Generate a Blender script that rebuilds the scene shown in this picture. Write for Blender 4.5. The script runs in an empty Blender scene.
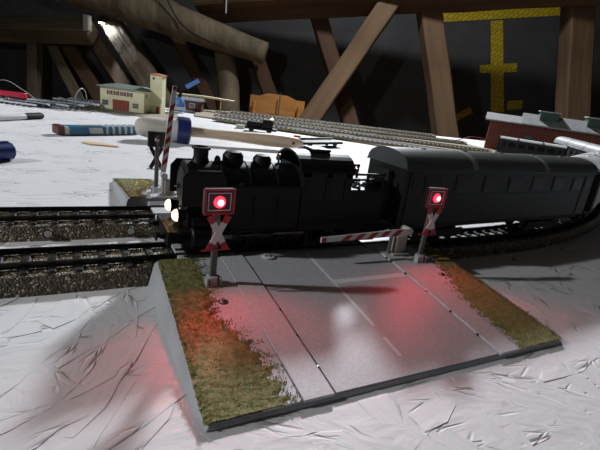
import bpy, bmesh, math, random
from mathutils import Vector, Matrix
random.seed(7)
S = 0.001            # all dimensions below are millimetres
T0 = 850.0           # height of the layout board's top above the attic floor
scene = bpy.context.scene
COL = scene.collection

# ------------------------------------------------------------------ camera
cam_d = bpy.data.cameras.new('camera'); cam = bpy.data.objects.new('camera', cam_d); COL.objects.link(cam)
YAW, PITCH, ROLL, FPX = 0.506, 0.308, 0.135, 440.0
F = Vector((math.sin(YAW)*math.cos(PITCH), math.cos(YAW)*math.cos(PITCH), -math.sin(PITCH)))
R0 = Vector((math.cos(YAW), -math.sin(YAW), 0)); U0 = R0.cross(F)
R1 = R0*math.cos(ROLL) + U0*math.sin(ROLL); U1 = U0*math.cos(ROLL) - R0*math.sin(ROLL)
M = Matrix((R1, U1, -F)).transposed().to_4x4(); M.translation = Vector((0, 0, (98+T0)*S))
cam.matrix_world = M
cam_d.sensor_width = 36.0; cam_d.lens = FPX/600*36; cam_d.clip_start = 0.01; cam_d.clip_end = 50
scene.camera = cam

# ------------------------------------------------------------------ world, lamps of the attic, exposure
w = bpy.data.worlds.new('world'); scene.world = w; w.use_nodes = True
w.node_tree.nodes['Background'].inputs[0].default_value = (0.75, 0.85, 1, 1)
w.node_tree.nodes['Background'].inputs[1].default_value = 0.022
def area_lamp(name, loc, target, size, power, color):
    l = bpy.data.lights.new(name, 'AREA'); l.shape = 'RECTANGLE'; l.size, l.size_y = size; l.energy = power; l.color = color
    o = bpy.data.objects.new(name, l); COL.objects.link(o)
    o.location = Vector((loc[0], loc[1], loc[2]+T0))*S
    d = (Vector((target[0], target[1], target[2]+T0))*S - o.location)
    o.rotation_euler = d.to_track_quat('-Z', 'Z').to_euler()
    return o
def bulb(name, loc, radius, power, color):
    l = bpy.data.lights.new(name, 'POINT'); l.energy = power; l.color = color; l.shadow_soft_size = radius
    o = bpy.data.objects.new(name, l); COL.objects.link(o); o.location = Vector((loc[0], loc[1], loc[2]+T0))*S
bulb('attic_lamp_light', (1370, 2100, 1290), 0.07, 40, (0.91, 0.95, 1.0))          # bare bulb in the attic, beyond the layout
area_lamp('attic_lamp_shade_light', (1370, 2100, 1275), (300, 560, 0), (0.20, 0.16), 60, (0.91, 0.95, 1.0))   # its shade throws most light down on the layout
bulb('work_lamp_light', (-900, 400, 585), 0.02, 23, (0.95, 0.98, 1.0))            # clamp lamp at the left of the layout
scene.view_settings.view_transform = 'Standard'; scene.view_settings.look = 'None'
scene.view_settings.exposure = 0.0; scene.view_settings.gamma = 1.0; scene.view_settings.use_curve_mapping = False

# ------------------------------------------------------------------ materials
MATS = {}
def mat(name, col, rough=0.6, metal=0.0, col2=None, scale=40, detail=4, bump=0.0, bscale=None, stretch=(1, 1, 1),
        emit=None, estr=0, spec=0.5, lo=0.35, hi=0.65, alpha=None, dist=0.0005, trans=0):
    m = bpy.data.materials.new(name); m.use_nodes = True; nt = m.node_tree; b = nt.nodes['Principled BSDF']
    b.inputs['Base Color'].default_value = (*col, 1); b.inputs['Roughness'].default_value = rough
    b.inputs['Metallic'].default_value = metal; b.inputs['Specular IOR Level'].default_value = spec
    if trans: b.inputs['Transmission Weight'].default_value = trans
    if emit: b.inputs['Emission Color'].default_value = (*emit, 1); b.inputs['Emission Strength'].default_value = estr
    if col2 or bump:
        tc = nt.nodes.new('ShaderNodeTexCoord'); mp = nt.nodes.new('ShaderNodeMapping'); mp.inputs['Scale'].default_value = stretch
        nt.links.new(tc.outputs['Object'], mp.inputs[0])
        if col2:
            n = nt.nodes.new('ShaderNodeTexNoise'); n.inputs['Scale'].default_value = scale; n.inputs['Detail'].default_value = detail
            r = nt.nodes.new('ShaderNodeValToRGB'); r.color_ramp.elements[0].position = lo; r.color_ramp.elements[1].position = hi
            r.color_ramp.elements[0].color = (*col, 1); r.color_ramp.elements[1].color = (*col2, 1)
            nt.links.new(mp.outputs[0], n.inputs['Vector']); nt.links.new(n.outputs['Fac'], r.inputs[0])
            nt.links.new(r.outputs[0], b.inputs['Base Color'])
        if bump:
            n2 = nt.nodes.new('ShaderNodeTexNoise'); n2.inputs['Scale'].default_value = bscale or scale; n2.inputs['Detail'].default_value = 6
            bp = nt.nodes.new('ShaderNodeBump'); bp.inputs['Strength'].default_value = bump; bp.inputs['Distance'].default_value = dist
            nt.links.new(mp.outputs[0], n2.inputs['Vector']); nt.links.new(n2.outputs['Fac'], bp.inputs['Height'])
            nt.links.new(bp.outputs[0], b.inputs['Normal'])
    MATS[name] = m
    return m

def board_material():
    m = mat('painted_osb', (0.70, 0.70, 0.715), 0.62); nt = m.node_tree; b = nt.nodes['Principled BSDF']; L = nt.links.new
    tc = nt.nodes.new('ShaderNodeTexCoord')
    prev = None
    for k, (ang, sc) in enumerate(((0.5, 40), (1.5, 36), (2.5, 44))):
        mp = nt.nodes.new('ShaderNodeMapping'); mp.inputs['Rotation'].default_value = (0, 0, ang); mp.inputs['Scale'].default_value = (1, 3.2, 1)
        vo = nt.nodes.new('ShaderNodeTexVoronoi'); vo.feature = 'DISTANCE_TO_EDGE'; vo.inputs['Scale'].default_value = sc
        L(tc.outputs['Object'], mp.inputs[0]); L(mp.outputs[0], vo.inputs['Vector'])
        cr = nt.nodes.new('ShaderNodeMapRange'); cr.inputs[1].default_value = 0.0; cr.inputs[2].default_value = 0.06
        L(vo.outputs['Distance'], cr.inputs[0])
        nz = nt.nodes.new('ShaderNodeTexNoise'); nz.inputs['Scale'].default_value = 22+k*5
        L(tc.outputs['Object'], nz.inputs['Vector'])
        g = nt.nodes.new('ShaderNodeMapRange'); g.inputs[1].default_value = 0.53; g.inputs[2].default_value = 0.62
        L(nz.outputs['Fac'], g.inputs[0])
        mx = nt.nodes.new('ShaderNodeMix'); mx.inputs[2].default_value = 1.0          # only here and there a crack stays open
        L(g.outputs[0], mx.inputs[0]); L(cr.outputs[0], mx.inputs[3])
        mx.inputs[2].default_value = 1.0
        if prev is None: prev = mx.outputs[0]
        else:
            mn = nt.nodes.new('ShaderNodeMath'); mn.operation = 'MINIMUM'; L(prev, mn.inputs[0]); L(mx.outputs[0], mn.inputs[1]); prev = mn.outputs[0]
    ramp = nt.nodes.new('ShaderNodeValToRGB'); ramp.color_ramp.elements[0].color = (0.30, 0.23, 0.21, 1); ramp.color_ramp.elements[0].position = 0.0
    ramp.color_ramp.elements[1].color = (0.70, 0.70, 0.715, 1); ramp.color_ramp.elements[1].position = 0.45
    L(prev, ramp.inputs[0]); L(ramp.outputs[0], b.inputs['Base Color'])
    nf = nt.nodes.new('ShaderNodeTexNoise'); nf.inputs['Scale'].default_value = 60; nf.inputs['Detail'].default_value = 6
    mpf = nt.nodes.new('ShaderNodeMapping'); mpf.inputs['Scale'].default_value = (1, 3.5, 1); mpf.inputs['Rotation'].default_value = (0, 0, 0.8)
    L(tc.outputs['Object'], mpf.inputs[0]); L(mpf.outputs[0], nf.inputs['Vector'])
    ad = nt.nodes.new('ShaderNodeMath'); ad.operation = 'ADD'; L(prev, ad.inputs[0]); L(nf.outputs['Fac'], ad.inputs[1])
    bp = nt.nodes.new('ShaderNodeBump'); bp.inputs['Strength'].default_value = 0.6; bp.inputs['Distance'].default_value = 0.0008
    L(ad.outputs[0], bp.inputs['Height']); L(bp.outputs[0], b.inputs['Normal'])
    return m

def ballast_material(name, c1, c2, c3):
    m = mat(name, c1, 0.45, spec=0.6); nt = m.node_tree; b = nt.nodes['Principled BSDF']; L = nt.links.new
    tc = nt.nodes.new('ShaderNodeTexCoord'); vo = nt.nodes.new('ShaderNodeTexVoronoi'); vo.inputs['Scale'].default_value = 1000
    L(tc.outputs['Object'], vo.inputs['Vector'])
    r = nt.nodes.new('ShaderNodeValToRGB'); e = r.color_ramp.elements
    e[0].color = (*c1, 1); e[0].position = 0.0; e[1].color = (*c3, 1); e[1].position = 1.0
    x = e.new(0.55); x.color = (*c2, 1); x = e.new(0.85); x.color = (*c2, 1)
    sep = nt.nodes.new('ShaderNodeSeparateColor'); L(vo.outputs['Color'], sep.inputs[0]); L(sep.outputs[0], r.inputs[0]); L(r.outputs[0], b.inputs['Base Color'])
    bp = nt.nodes.new('ShaderNodeBump'); bp.inputs['Strength'].default_value = 1.0; bp.inputs['Distance'].default_value = 0.0006; bp.invert = True
    L(vo.outputs['Distance'], bp.inputs['Height']); L(bp.outputs[0], b.inputs['Normal'])
    return m

def tape_material():
    m = mat('yellow_tape', (0.42, 0.30, 0.02), 0.45); nt = m.node_tree; b = nt.nodes['Principled BSDF']; L = nt.links.new
    tc = nt.nodes.new('ShaderNodeTexCoord'); mp = nt.nodes.new('ShaderNodeMapping'); mp.inputs['Rotation'].default_value = (0, 0.75, 0)
    L(tc.outputs['Object'], mp.inputs[0])
    ch = nt.nodes.new('ShaderNodeTexBrick'); ch.inputs['Scale'].default_value = 9
    ch.inputs['Color1'].default_value = (0.58, 0.42, 0.02, 1); ch.inputs['Color2'].default_value = (0.70, 0.52, 0.03, 1); ch.inputs['Mortar'].default_value = (0.40, 0.28, 0.015, 1)
    ch.inputs['Mortar Size'].default_value = 0.05
    mp2 = nt.nodes.new('ShaderNodeMapping'); mp2.inputs['Rotation'].default_value = (1.5708, 0, 0); L(mp.outputs[0], mp2.inputs[0])
    L(mp2.outputs[0], ch.inputs['Vector']); L(ch.outputs['Color'], b.inputs['Base Color'])
    return m

board_material(); tape_material()
ballast_material('ballast', (0.035, 0.026, 0.018), (0.13, 0.10, 0.062), (0.62, 0.54, 0.40))
mat('sleeper', (0.012, 0.011, 0.010), 0.5)
mat('rail', (0.03, 0.03, 0.032), 0.35, 0.7)
mat('rail_bright', (0.55, 0.57, 0.6), 0.25, 1.0)
mat('stud', (0.25, 0.24, 0.22), 0.35, 0.9)
mat('road', (0.46, 0.46, 0.485), 0.5, col2=(0.56, 0.56, 0.585), scale=900, bump=0.25, bscale=2500, dist=0.0002)
mat('concrete', (0.49, 0.49, 0.515), 0.5, col2=(0.59, 0.59, 0.615), scale=900, bump=0.25, bscale=2500, dist=0.0002)
mat('plate_grey', (0.40, 0.42, 0.44), 0.5, col2=(0.47, 0.49, 0.51), scale=60)
mat('marking', (0.80, 0.80, 0.80), 0.5)
mat('turf', (0.15, 0.16, 0.045), 0.85, col2=(0.28, 0.26, 0.11), scale=420, bump=0.8, bscale=900, dist=0.0006)
mat('flock_green', (0.17, 0.18, 0.04), 0.85, col2=(0.34, 0.33, 0.12), scale=300)
mat('flock_brown', (0.26, 0.12, 0.03), 0.85, col2=(0.42, 0.24, 0.09), scale=300)
mat('hole_black', (0.008, 0.008, 0.008), 0.6)
mat('loco_black', (0.006, 0.006, 0.007), 0.5, spec=0.25)
mat('loco_dark', (0.006, 0.006, 0.007), 0.5, spec=0.3)
mat('rod_steel', (0.16, 0.145, 0.125), 0.45, 0.8)
mat('wheel_black', (0.012, 0.010, 0.010), 0.45)
mat('coal', (0.008, 0.008, 0.009), 0.4, bump=0.8, bscale=700, dist=0.001)
mat('lamp_glow', (1, 0.8, 0.5), 0.5, emit=(1.0, 0.58, 0.25), estr=6)
mat('red_paint', (0.30, 0.006, 0.010), 0.45)
mat('coach_green', (0.008, 0.010, 0.009), 0.5, spec=0.3)
mat('coach_roof', (0.055, 0.058, 0.058), 0.35, spec=0.6)
mat('coach_frame', (0.018, 0.020, 0.019), 0.5, spec=0.3)
mat('roof_silver', (0.74, 0.75, 0.75), 0.35, 0.1)
mat('roof_speckle', (0.42, 0.43, 0.44), 0.45, col2=(0.25, 0.26, 0.27), scale=120)
mat('window_dark', (0.008, 0.009, 0.010), 0.25, spec=0.12)
mat('window_pale', (0.25, 0.25, 0.23), 0.3)
mat('rubber', (0.012, 0.012, 0.012), 0.7)
mat('white_plastic', (0.66, 0.66, 0.64), 0.4)
mat('signal_red', (0.40, 0.010, 0.020), 0.45)
mat('signal_white', (0.66, 0.66, 0.66), 0.4)
mat('signal_face', (0.012, 0.010, 0.011), 0.4)
mat('mast_grey', (0.11, 0.105, 0.10), 0.5)
mat('foot_grey', (0.45, 0.45, 0.46), 0.35)
mat('led_red', (0.6, 0.02, 0.03), 0.4, emit=(1.0, 0.012, 0.03), estr=6)
mat('led_core', (1, 0.4, 0.4), 0.4, emit=(1.0, 0.40, 0.42), estr=5)
mat('led_off', (0.45, 0.43, 0.42), 0.15, 0.6)
mat('clear_grey', (0.42, 0.40, 0.36), 0.25, spec=0.6)
mat('yellow_wire', (0.62, 0.44, 0.06), 0.45)
mat('red_wire', (0.42, 0.02, 0.04), 0.45)
mat('black_cable', (0.008, 0.008, 0.008), 0.6)
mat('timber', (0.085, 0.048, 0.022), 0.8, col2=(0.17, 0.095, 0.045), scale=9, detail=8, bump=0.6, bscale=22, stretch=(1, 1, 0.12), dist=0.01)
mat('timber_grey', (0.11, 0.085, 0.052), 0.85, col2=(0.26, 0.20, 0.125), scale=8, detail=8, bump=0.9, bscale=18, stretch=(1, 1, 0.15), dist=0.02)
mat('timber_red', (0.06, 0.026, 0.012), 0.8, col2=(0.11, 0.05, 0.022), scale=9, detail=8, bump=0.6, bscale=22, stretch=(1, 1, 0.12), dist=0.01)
mat('membrane', (0.055, 0.055, 0.057), 0.75, col2=(0.07, 0.07, 0.072), scale=6, bump=0.3, bscale=60, dist=0.004)
mat('attic_floor', (0.12, 0.085, 0.055), 0.8, col2=(0.18, 0.13, 0.085), scale=5, stretch=(1, 8, 1))
mat('roof_boards', (0.05, 0.04, 0.032), 0.85, col2=(0.075, 0.06, 0.045), scale=4, stretch=(6, 1, 1))
mat('chair_wood', (0.45, 0.19, 0.045), 0.4, col2=(0.55, 0.25, 0.07), scale=7, stretch=(1, 1, 6))
mat('cream_wall', (0.74, 0.71, 0.44), 0.6, col2=(0.80, 0.77, 0.51), scale=90)
mat('slate_roof', (0.10, 0.13, 0.12), 0.6, col2=(0.16, 0.19, 0.18), scale=80)
mat('terracotta', (0.46, 0.13, 0.06), 0.6)
mat('garage_red', (0.30, 0.06, 0.03), 0.55)
mat('shutter_red', (0.27, 0.045, 0.04), 0.55)
mat('pane_grey', (0.10, 0.11, 0.11), 0.2)
mat('base_olive', (0.22, 0.20, 0.14), 0.8, col2=(0.30, 0.28, 0.20), scale=120)
mat('brush_hair', (0.68, 0.64, 0.55), 0.75, col2=(0.54, 0.50, 0.42), scale=60, stretch=(1, 8, 8), bump=0.6, bscale=200, dist=0.001)
mat('brush_white', (0.72, 0.72, 0.72), 0.4)
mat('brush_blue', (0.018, 0.03, 0.13), 0.35)
mat('handle_wood', (0.74, 0.55, 0.38), 0.45, col2=(0.82, 0.64, 0.47), scale=50, stretch=(1, 8, 8))
mat('cutter_blue', (0.02, 0.16, 0.28), 0.35)
mat('cutter_grey', (0.55, 0.56, 0.55), 0.4)
mat('cutter_brown', (0.10, 0.025, 0.02), 0.4)
mat('steel', (0.5, 0.5, 0.5), 0.25, 1.0)
mat('pen_white', (0.66, 0.67, 0.68), 0.35)
mat('pen_black', (0.012, 0.013, 0.013), 0.7, spec=0.2)
mat('navy', (0.012, 0.03, 0.16), 0.4)
mat('sky_blue', (0.10, 0.24, 0.60), 0.4)
mat('chip_wood', (0.66, 0.45, 0.25), 0.7)
mat('bed_tan', (0.24, 0.20, 0.13), 0.8, col2=(0.32, 0.27, 0.18), scale=300)
mat('plank_red', (0.135, 0.032, 0.022), 0.75, col2=(0.19, 0.05, 0.035), scale=80)
mat('shed_roof', (0.19, 0.195, 0.20), 0.7, col2=(0.26, 0.265, 0.27), scale=90)
mat('dormer_green', (0.035, 0.075, 0.06), 0.6)
mat('dormer_roof', (0.34, 0.37, 0.32), 0.6)
mat('canopy_cream', (0.62, 0.52, 0.32), 0.6)
mat('shed_maroon', (0.10, 0.03, 0.022), 0.6)
mat('red_plastic', (0.55, 0.015, 0.05), 0.35)
mat('paper', (0.72, 0.72, 0.70), 0.7)
mat('crumb_tan', (0.35, 0.22, 0.09), 0.8)
mat('board_edge', (0.35, 0.25, 0.14), 0.8)
mat('pale_board', (0.62, 0.63, 0.60), 0.6)
mat('bulb_glow', (1, 1, 1), 0.5, emit=(0.93, 0.97, 1.0), estr=25)
mat('lamp_black', (0.015, 0.015, 0.015), 0.4)

# ------------------------------------------------------------------ mesh helpers (millimetres)
class MB:
    def __init__(s): s.v = []; s.f = []; s.sm = []
    def add(s, verts, faces, smooth=False):
        n = len(s.v); s.v += [tuple(v) for v in verts]
        for f in faces: s.f.append([i+n for i in f]); s.sm.append(smooth)
        return s
    def box(s, x0, x1, y0, y1, z0, z1, ch=0.0):
        if ch <= 0:
            V = [(x, y, z) for z in (z0, z1) for y in (y0, y1) for x in (x0, x1)]
            return s.add(V, [(0, 2, 3, 1), (4, 5, 7, 6), (0, 1, 5, 4), (2, 6, 7, 3), (0, 4, 6, 2), (1, 3, 7, 5)])
        c = ch
        P = lambda z, i: [(x0+i, y0+c), (x0+c, y0+i), (x1-c, y0+i), (x1-i, y0+c), (x1-i, y1-c), (x1-c, y1-i), (x0+c, y1-i), (x0+i, y1-c)]
        rings = [(z0, c), (z0+c, 0), (z1-c, 0), (z1, c)]
        V = []
        for z, i in rings: V += [(x, y, z) for x, y in (P(z, 0) if i == 0 else [(x0+c*1.0 + (0 if True else 0), y0+c*1.4), (x0+c*1.4, y0+c), (x1-c*1.4, y0+c), (x1-c, y0+c*1.4), (x1-c, y1-c*1.4), (x1-c*1.4, y1-c), (x0+c*1.4, y1-c), (x0+c, y1-c*1.4)])]
        Fs = [tuple(range(7, -1, -1)), tuple(range(24, 32))]
        for r in range(3):
            for k in range(8): Fs.append((r*8+k, r*8+(k+1) % 8, r*8+8+(k+1) % 8, r*8+8+k))
        return s.add(V, Fs)
    def prism(s, poly, z0, z1):        # polygon in xy, extruded in z
        n = len(poly)
        V = [(x, y, z0) for x, y in poly] + [(x, y, z1) for x, y in poly]
        return s.add(V, [tuple(range(n-1, -1, -1)), tuple(range(n, 2*n))] + [(k, (k+1) % n, n+(k+1) % n, n+k) for k in range(n)])
    def prism_y(s, poly, y0, y1):      # polygon in xz, extruded in y
        n = len(poly)
        V = [(x, y0, z) for x, z in poly] + [(x, y1, z) for x, z in poly]
        return s.add(V, [tuple(range(n)), tuple(range(2*n-1, n-1, -1))] + [(k, n+k, n+(k+1) % n, (k+1) % n) for k in range(n)])
    def prism_x(s, poly, x0, x1, smooth=False):      # polygon in yz, extruded in x
        n = len(poly)
        V = [(x0, y, z) for y, z in poly] + [(x1, y, z) for y, z in poly]
        s.add(V, [(k, (k+1) % n, n+(k+1) % n, n+k) for k in range(n)], smooth)
        return s.add(V, [tuple(range(n-1, -1, -1)), tuple(range(n, 2*n))])
    def lathe(s, prof, c=(0, 0, 0), axis='z', n=20, smooth=True):   # prof: (r, h)
        V = []; Fs = []
        for r, h in prof:
            for k in range(n):
                a = 2*math.pi*k/n; u, v = r*math.cos(a), r*math.sin(a)
                p = {'z': (u, v, h), 'x': (h, u, v), 'y': (v, h, u)}[axis]
                V.append((p[0]+c[0], p[1]+c[1], p[2]+c[2]))
        m = len(prof)
        for j in range(m-1):
            for k in range(n): Fs.append((j*n+k, j*n+(k+1) % n, (j+1)*n+(k+1) % n, (j+1)*n+k))
        s.add(V, Fs, smooth)
        caps = []
        if prof[0][0] > 1e-6: caps.append(tuple(range(n-1, -1, -1)))
        if prof[-1][0] > 1e-6: caps.append(tuple(range((m-1)*n, m*n)))
        if caps: s.add(V, caps)
        return s
    def tube(s, pts, r, n=8, caps=True):
        pts = [Vector(p) for p in pts]; rs = r if isinstance(r, (list, tuple)) else [r]*len(pts)
        V = []; Fs = []; up = None
        for i, p in enumerate(pts):
            t = (pts[min(i+1, len(pts)-1)] - pts[max(i-1, 0)]).normalized()
            if up is None: up = Vector((0, 0, 1)) if abs(t.z) < 0.9 else Vector((1, 0, 0))
            a = t.cross(up).normalized(); b = a.cross(t).normalized(); up = b
            for k in range(n):
                q = p + (a*math.cos(2*math.pi*k/n) + b*math.sin(2*math.pi*k/n))*rs[i]; V.append(tuple(q))
        for j in range(len(pts)-1):
            for k in range(n): Fs.append((j*n+k, j*n+(k+1) % n, (j+1)*n+(k+1) % n, (j+1)*n+k))
        s.add(V, Fs, True)
        if caps: s.add(V, [tuple(range(n-1, -1, -1)), tuple(range((len(pts)-1)*n, len(pts)*n))])
        return s
    def sweep(s, path, prof, smooth=False):   # path: (x,y,nx,ny) ; prof: (offset, z) closed
        n = len(prof); V = []; Fs = []
        for x, y, nx, ny in path:
            for o, z in prof: V.append((x+nx*o, y+ny*o, z))
        for j in range(len(path)-1):
            for k in range(n): Fs.append((j*n+k, j*n+(k+1) % n, (j+1)*n+(k+1) % n, (j+1)*n+k))
        Fs += [tuple(range(n-1, -1, -1)), tuple(range((len(path)-1)*n, len(path)*n))]
        return s.add(V, Fs, smooth)
    def mesh(s, name):
        me = bpy.data.meshes.new(name); me.from_pydata([(a*S, b*S, c*S) for a, b, c in s.v], [], s.f); me.update()
        bm = bmesh.new(); bm.from_mesh(me)
        bmesh.ops.remove_doubles(bm, verts=bm.verts, dist=1e-7)
        bmesh.ops.recalc_face_normals(bm, faces=bm.faces); bm.to_mesh(me); bm.free()
        if any(s.sm):
            for p in me.polygons: p.use_smooth = True
            me.set_sharp_from_angle(angle=math.radians(38))
        return me
def part(name, mb, m, parent=None, loc=(0, 0, 0), rot=None, label=None):
    me = mb.mesh(name) if isinstance(mb, MB) else mb
    if not me.materials: me.materials.append(MATS[m])
    o = bpy.data.objects.new(name, me); COL.objects.link(o)
    o.location = Vector(loc)*S if parent is not None else Vector((loc[0], loc[1], loc[2]+T0))*S
    if rot is not None: o.rotation_euler = rot
    if parent is not None: o.parent = parent
    if label: o['label'] = label
    return o
def tag(o, label, cat, group=None):
    o['label'] = label; o['category'] = cat
    if group: o['group'] = group
    return o
def thing(name, label, cat, loc=(0, 0, 0), rotz=0, group=None, rot=None):
    o = bpy.data.objects.new(name, None); COL.objects.link(o); o.empty_display_size = 0.01
    o.location = Vector((loc[0], loc[1], loc[2]+T0))*S; o.rotation_euler = rot or (0, 0, rotz)
    return tag(o, label, cat, group)
def struct(o): o['kind'] = 'structure'; return o
def copy_tree(o, parent=None):
    c = o.copy(); COL.objects.link(c); c.parent = parent
    for ch in list(o.children): copy_tree(ch, c)
    return c
def rect(x0, x1, y0, y1): return [(x0, y0), (x1, y0), (x1, y1), (x0, y1)]

# ------------------------------------------------------------------ attic shell (axes: R0 right, FH forward)
FH = Vector((math.sin(YAW), math.cos(YAW), 0))
def att(u, v, z): p = R0*u + FH*v; return (p.x, p.y, z)
def slab(name, corners, thick_dir, m):
    t = Vector(thick_dir); a = [Vector(c) for c in corners]; b = [c+t for c in a]
    o = part(name, MB().add(a+b, [(0, 1, 2, 3), (7, 6, 5, 4), (0, 4, 5, 1), (1, 5, 6, 2), (2, 6, 7, 3), (3, 7, 4, 0)]), m)
    return struct(o)
ZF, ZC = -T0, 1800
slab('floor', [att(-3600, -1800, ZF), att(3600, -1800, ZF), att(3600, 4100, ZF), att(-3600, 4100, ZF)], (0, 0, -40), 'attic_floor')
slab('wall_back', [att(-3600, 4000, ZF), att(3600, 4000, ZF), att(3600, 4000, ZC), att(-3600, 4000, ZC)], FH*60, 'membrane')
slab('wall_left', [att(-3600, -1800, ZF), att(-3600, 4000, ZF), att(-3600, 4000, ZC), att(-3600, -1800, ZC)], -R0*60, 'membrane')
slab('wall_right', [att(3600, -1800, ZF), att(3600, 4000, ZF), att(3600, 4000, ZC), att(3600, -1800, ZC)], R0*60, 'membrane')
slab('ceiling', [att(-3600, -1800, ZC), att(3600, -1800, ZC), att(3600, 4100, ZC), att(-3600, 4100, ZC)], (0, 0, 60), 'roof_boards')

def beam(name, p0, p1, wd, dp, m, label, seg=10, jit=0.03, roll=0.0, group=None):
    """hand-hewn squared timber between two points; its long axis is local z"""
    a, b = Vector(p0), Vector(p1); t = (b-a); ln = t.length; t.normalize()
    x = (R0 - t*R0.dot(t)).normalized(); y = t.cross(x)
    if roll: x, y = x*math.cos(roll)+y*math.sin(roll), y*math.cos(roll)-x*math.sin(roll)
    mb = MB(); V = []; c = 0.12
    rnd = random.Random(name+label)
    for i in range(seg+1):
        k = [(1+rnd.uniform(-jit, jit)) for _ in range(4)]; ox, oy = rnd.uniform(-jit, jit)*wd*.4, rnd.uniform(-jit, jit)*dp*.4
        hw, hd = wd/2, dp/2
        for sx, sy in ((-1+c, -1), (1-c, -1), (1, -1+c), (1, 1-c), (1-c, 1), (-1+c, 1), (-1, 1-c), (-1, -1+c)):
            V.append((sx*hw*k[0 if sx < 0 else 1]+ox, sy*hd*k[2 if sy < 0 else 3]+oy, ln*i/seg))
    Fs = [tuple(range(7, -1, -1)), tuple(range(seg*8, seg*8+8))]
    for j in range(seg):
        for q in range(8): Fs.append((j*8+q, j*8+(q+1) % 8, j*8+8+(q+1) % 8, j*8+8+q))
    mb.add(V, Fs)
    o = part(name, mb, m)
    Mx = Matrix((x, y, t)).transposed().to_4x4(); Mx.translation = Vector((a.x, a.y, a.z+T0))*S
    o.matrix_world = Mx
    tag(o, label, 'beam', group)
    return o
def ext(p0, p1, d0, d1):
    a, b = Vector(p0), Vector(p1); t = (b-a).normalized(); return a-t*d0, b+t*d1
E1 = ext((1010, 3518, 590), (2907, 1691, 929), 120, 300)
beam('tie_beam', *E1, 250, 200, 'timber', 'long squared tie beam running along the top right of the attic')
beam('wall_plate', *ext((-553, 4480, 194), (131, 4008, 266), 700, 60), 150, 140, 'timber_grey', 'short horizontal timber at the far left under the roof')
beam('post', (-211, 4342, 171), (-255, 4130, -T0), 80, 90, 'timber_grey', 'thin upright post under the horizontal timber at the far left')
beam('rafter', *ext((-122, 4425, 202), (103, 3887, -273), 20, 500), 80, 110, 'timber_grey', 'leftmost sloping rafter right beside the thin upright post')
beam('rafter', *ext((-20, 4374, 217), (254, 3811, -251), 20, 500), 105, 110, 'timber', 'second sloping rafter from the left, between two similar rafters')
beam('rafter', *ext((194, 4200, 231), (459, 3593, -210), 40, 500), 110, 120, 'timber', 'sloping rafter rising behind the fire station roof, left of the brightly lit rafter')
beam('rafter', *ext((322, 4008, 370), (598, 3436, -134), 60, 500), 150, 120, 'timber_grey', 'brightly lit sloping rafter ending above the fire station tower', roll=0.4)
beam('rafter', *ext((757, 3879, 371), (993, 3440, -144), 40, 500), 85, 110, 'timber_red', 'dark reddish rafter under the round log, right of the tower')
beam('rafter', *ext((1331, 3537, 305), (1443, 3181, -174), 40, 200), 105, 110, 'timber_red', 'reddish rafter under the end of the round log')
beam('brace', *ext((1912, 2633, 684), (1398, 2659, -192), 60, 500), 128, 120, 'timber', 'long diagonal brace leaning left from the tie beam')
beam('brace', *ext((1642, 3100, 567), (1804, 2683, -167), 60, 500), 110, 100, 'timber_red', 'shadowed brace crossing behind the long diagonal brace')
beam('post', *ext((2164, 2561, 707), (2212, 2149, -190), 60, 600), 138, 130, 'timber', 'squared upright timber left of the yellow tape')
beam('post', *ext((2850, 1981, 815), (2736, 1682, -15), 80, 700), 152, 130, 'timber', 'squared upright timber at the right, behind the red shed')
# round log and round post
def log(name, pts, rad, m, label):
    n = 14; mb = MB(); P = []; Rr = []
    rnd = random.Random(label)
    for i in range(len(pts)-1):
        for k in range(6):
            t = k/6; P.append([a+(b-a)*t+rnd.uniform(-8, 8) for a, b in zip(pts[i], pts[i+1])]); Rr.append(rad[i]+(rad[i+1]-rad[i])*t+rnd.uniform(-5, 5))
    P.append(pts[-1]); Rr.append(rad[-1]); P.append([a+(a-b)*0.01 for a, b in zip(pts[-1], pts[-2])]); Rr.append(rad[-1]*0.7)
    mb.tube(P, Rr, n)
    return tag(part(name, mb, m), label, 'beam')
log('log_beam', [(-330, 3840, 630), (131, 3682, 526), (598, 3505, 432), (1292, 3195, 272)], [150, 140, 125, 80], 'timber_grey', 'thick round log sloping down from the top left to mid picture')
log('log_post', [(1079, 3506, 303), (1102, 3263, -302), (1110, 3200, -T0)], [78, 85, 90], 'timber_grey', 'grey weathered round post standing under the log')
tag(part('pale_offcut', MB().box(-18, 18, -30, 30, -55, 55, 2), 'pale_board', None, (150, 3900, 318), (0, 0, -YAW)), 'small pale board end fixed beside the lit rafter', 'board')

# strip light behind the log: lights the near rafter
t = thing('strip_lamp', 'glowing strip lamp tucked under the log at the lit rafter', 'lamp', (232, 3965, 342), rotz=-YAW)
part('housing', MB().box(-60, 60, -14, 14, 4, 20, 3), 'lamp_black', t)
part('tube', MB().lathe([(0, -20), (5, -19), (5, 19), (0, 20)], (20, 0, -2), 'x', 10), 'bulb_glow', t)
l = bpy.data.lights.new('strip_lamp_light', 'SPOT'); l.spot_size = 1.25; l.spot_blend = 0.6; l.shadow_soft_size = 0.015; l.energy = 14.0; l.color = (0.93, 0.97, 1)
lo = bpy.data.objects.new('strip_lamp_light', l); COL.objects.link(lo); lo.location = Vector((262, 3940, 330+T0))*S
lo.rotation_euler = (Vector((455, 3690, 110))-Vector((262, 3940, 330))).to_track_quat('-Z', 'Z').to_euler()

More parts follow.
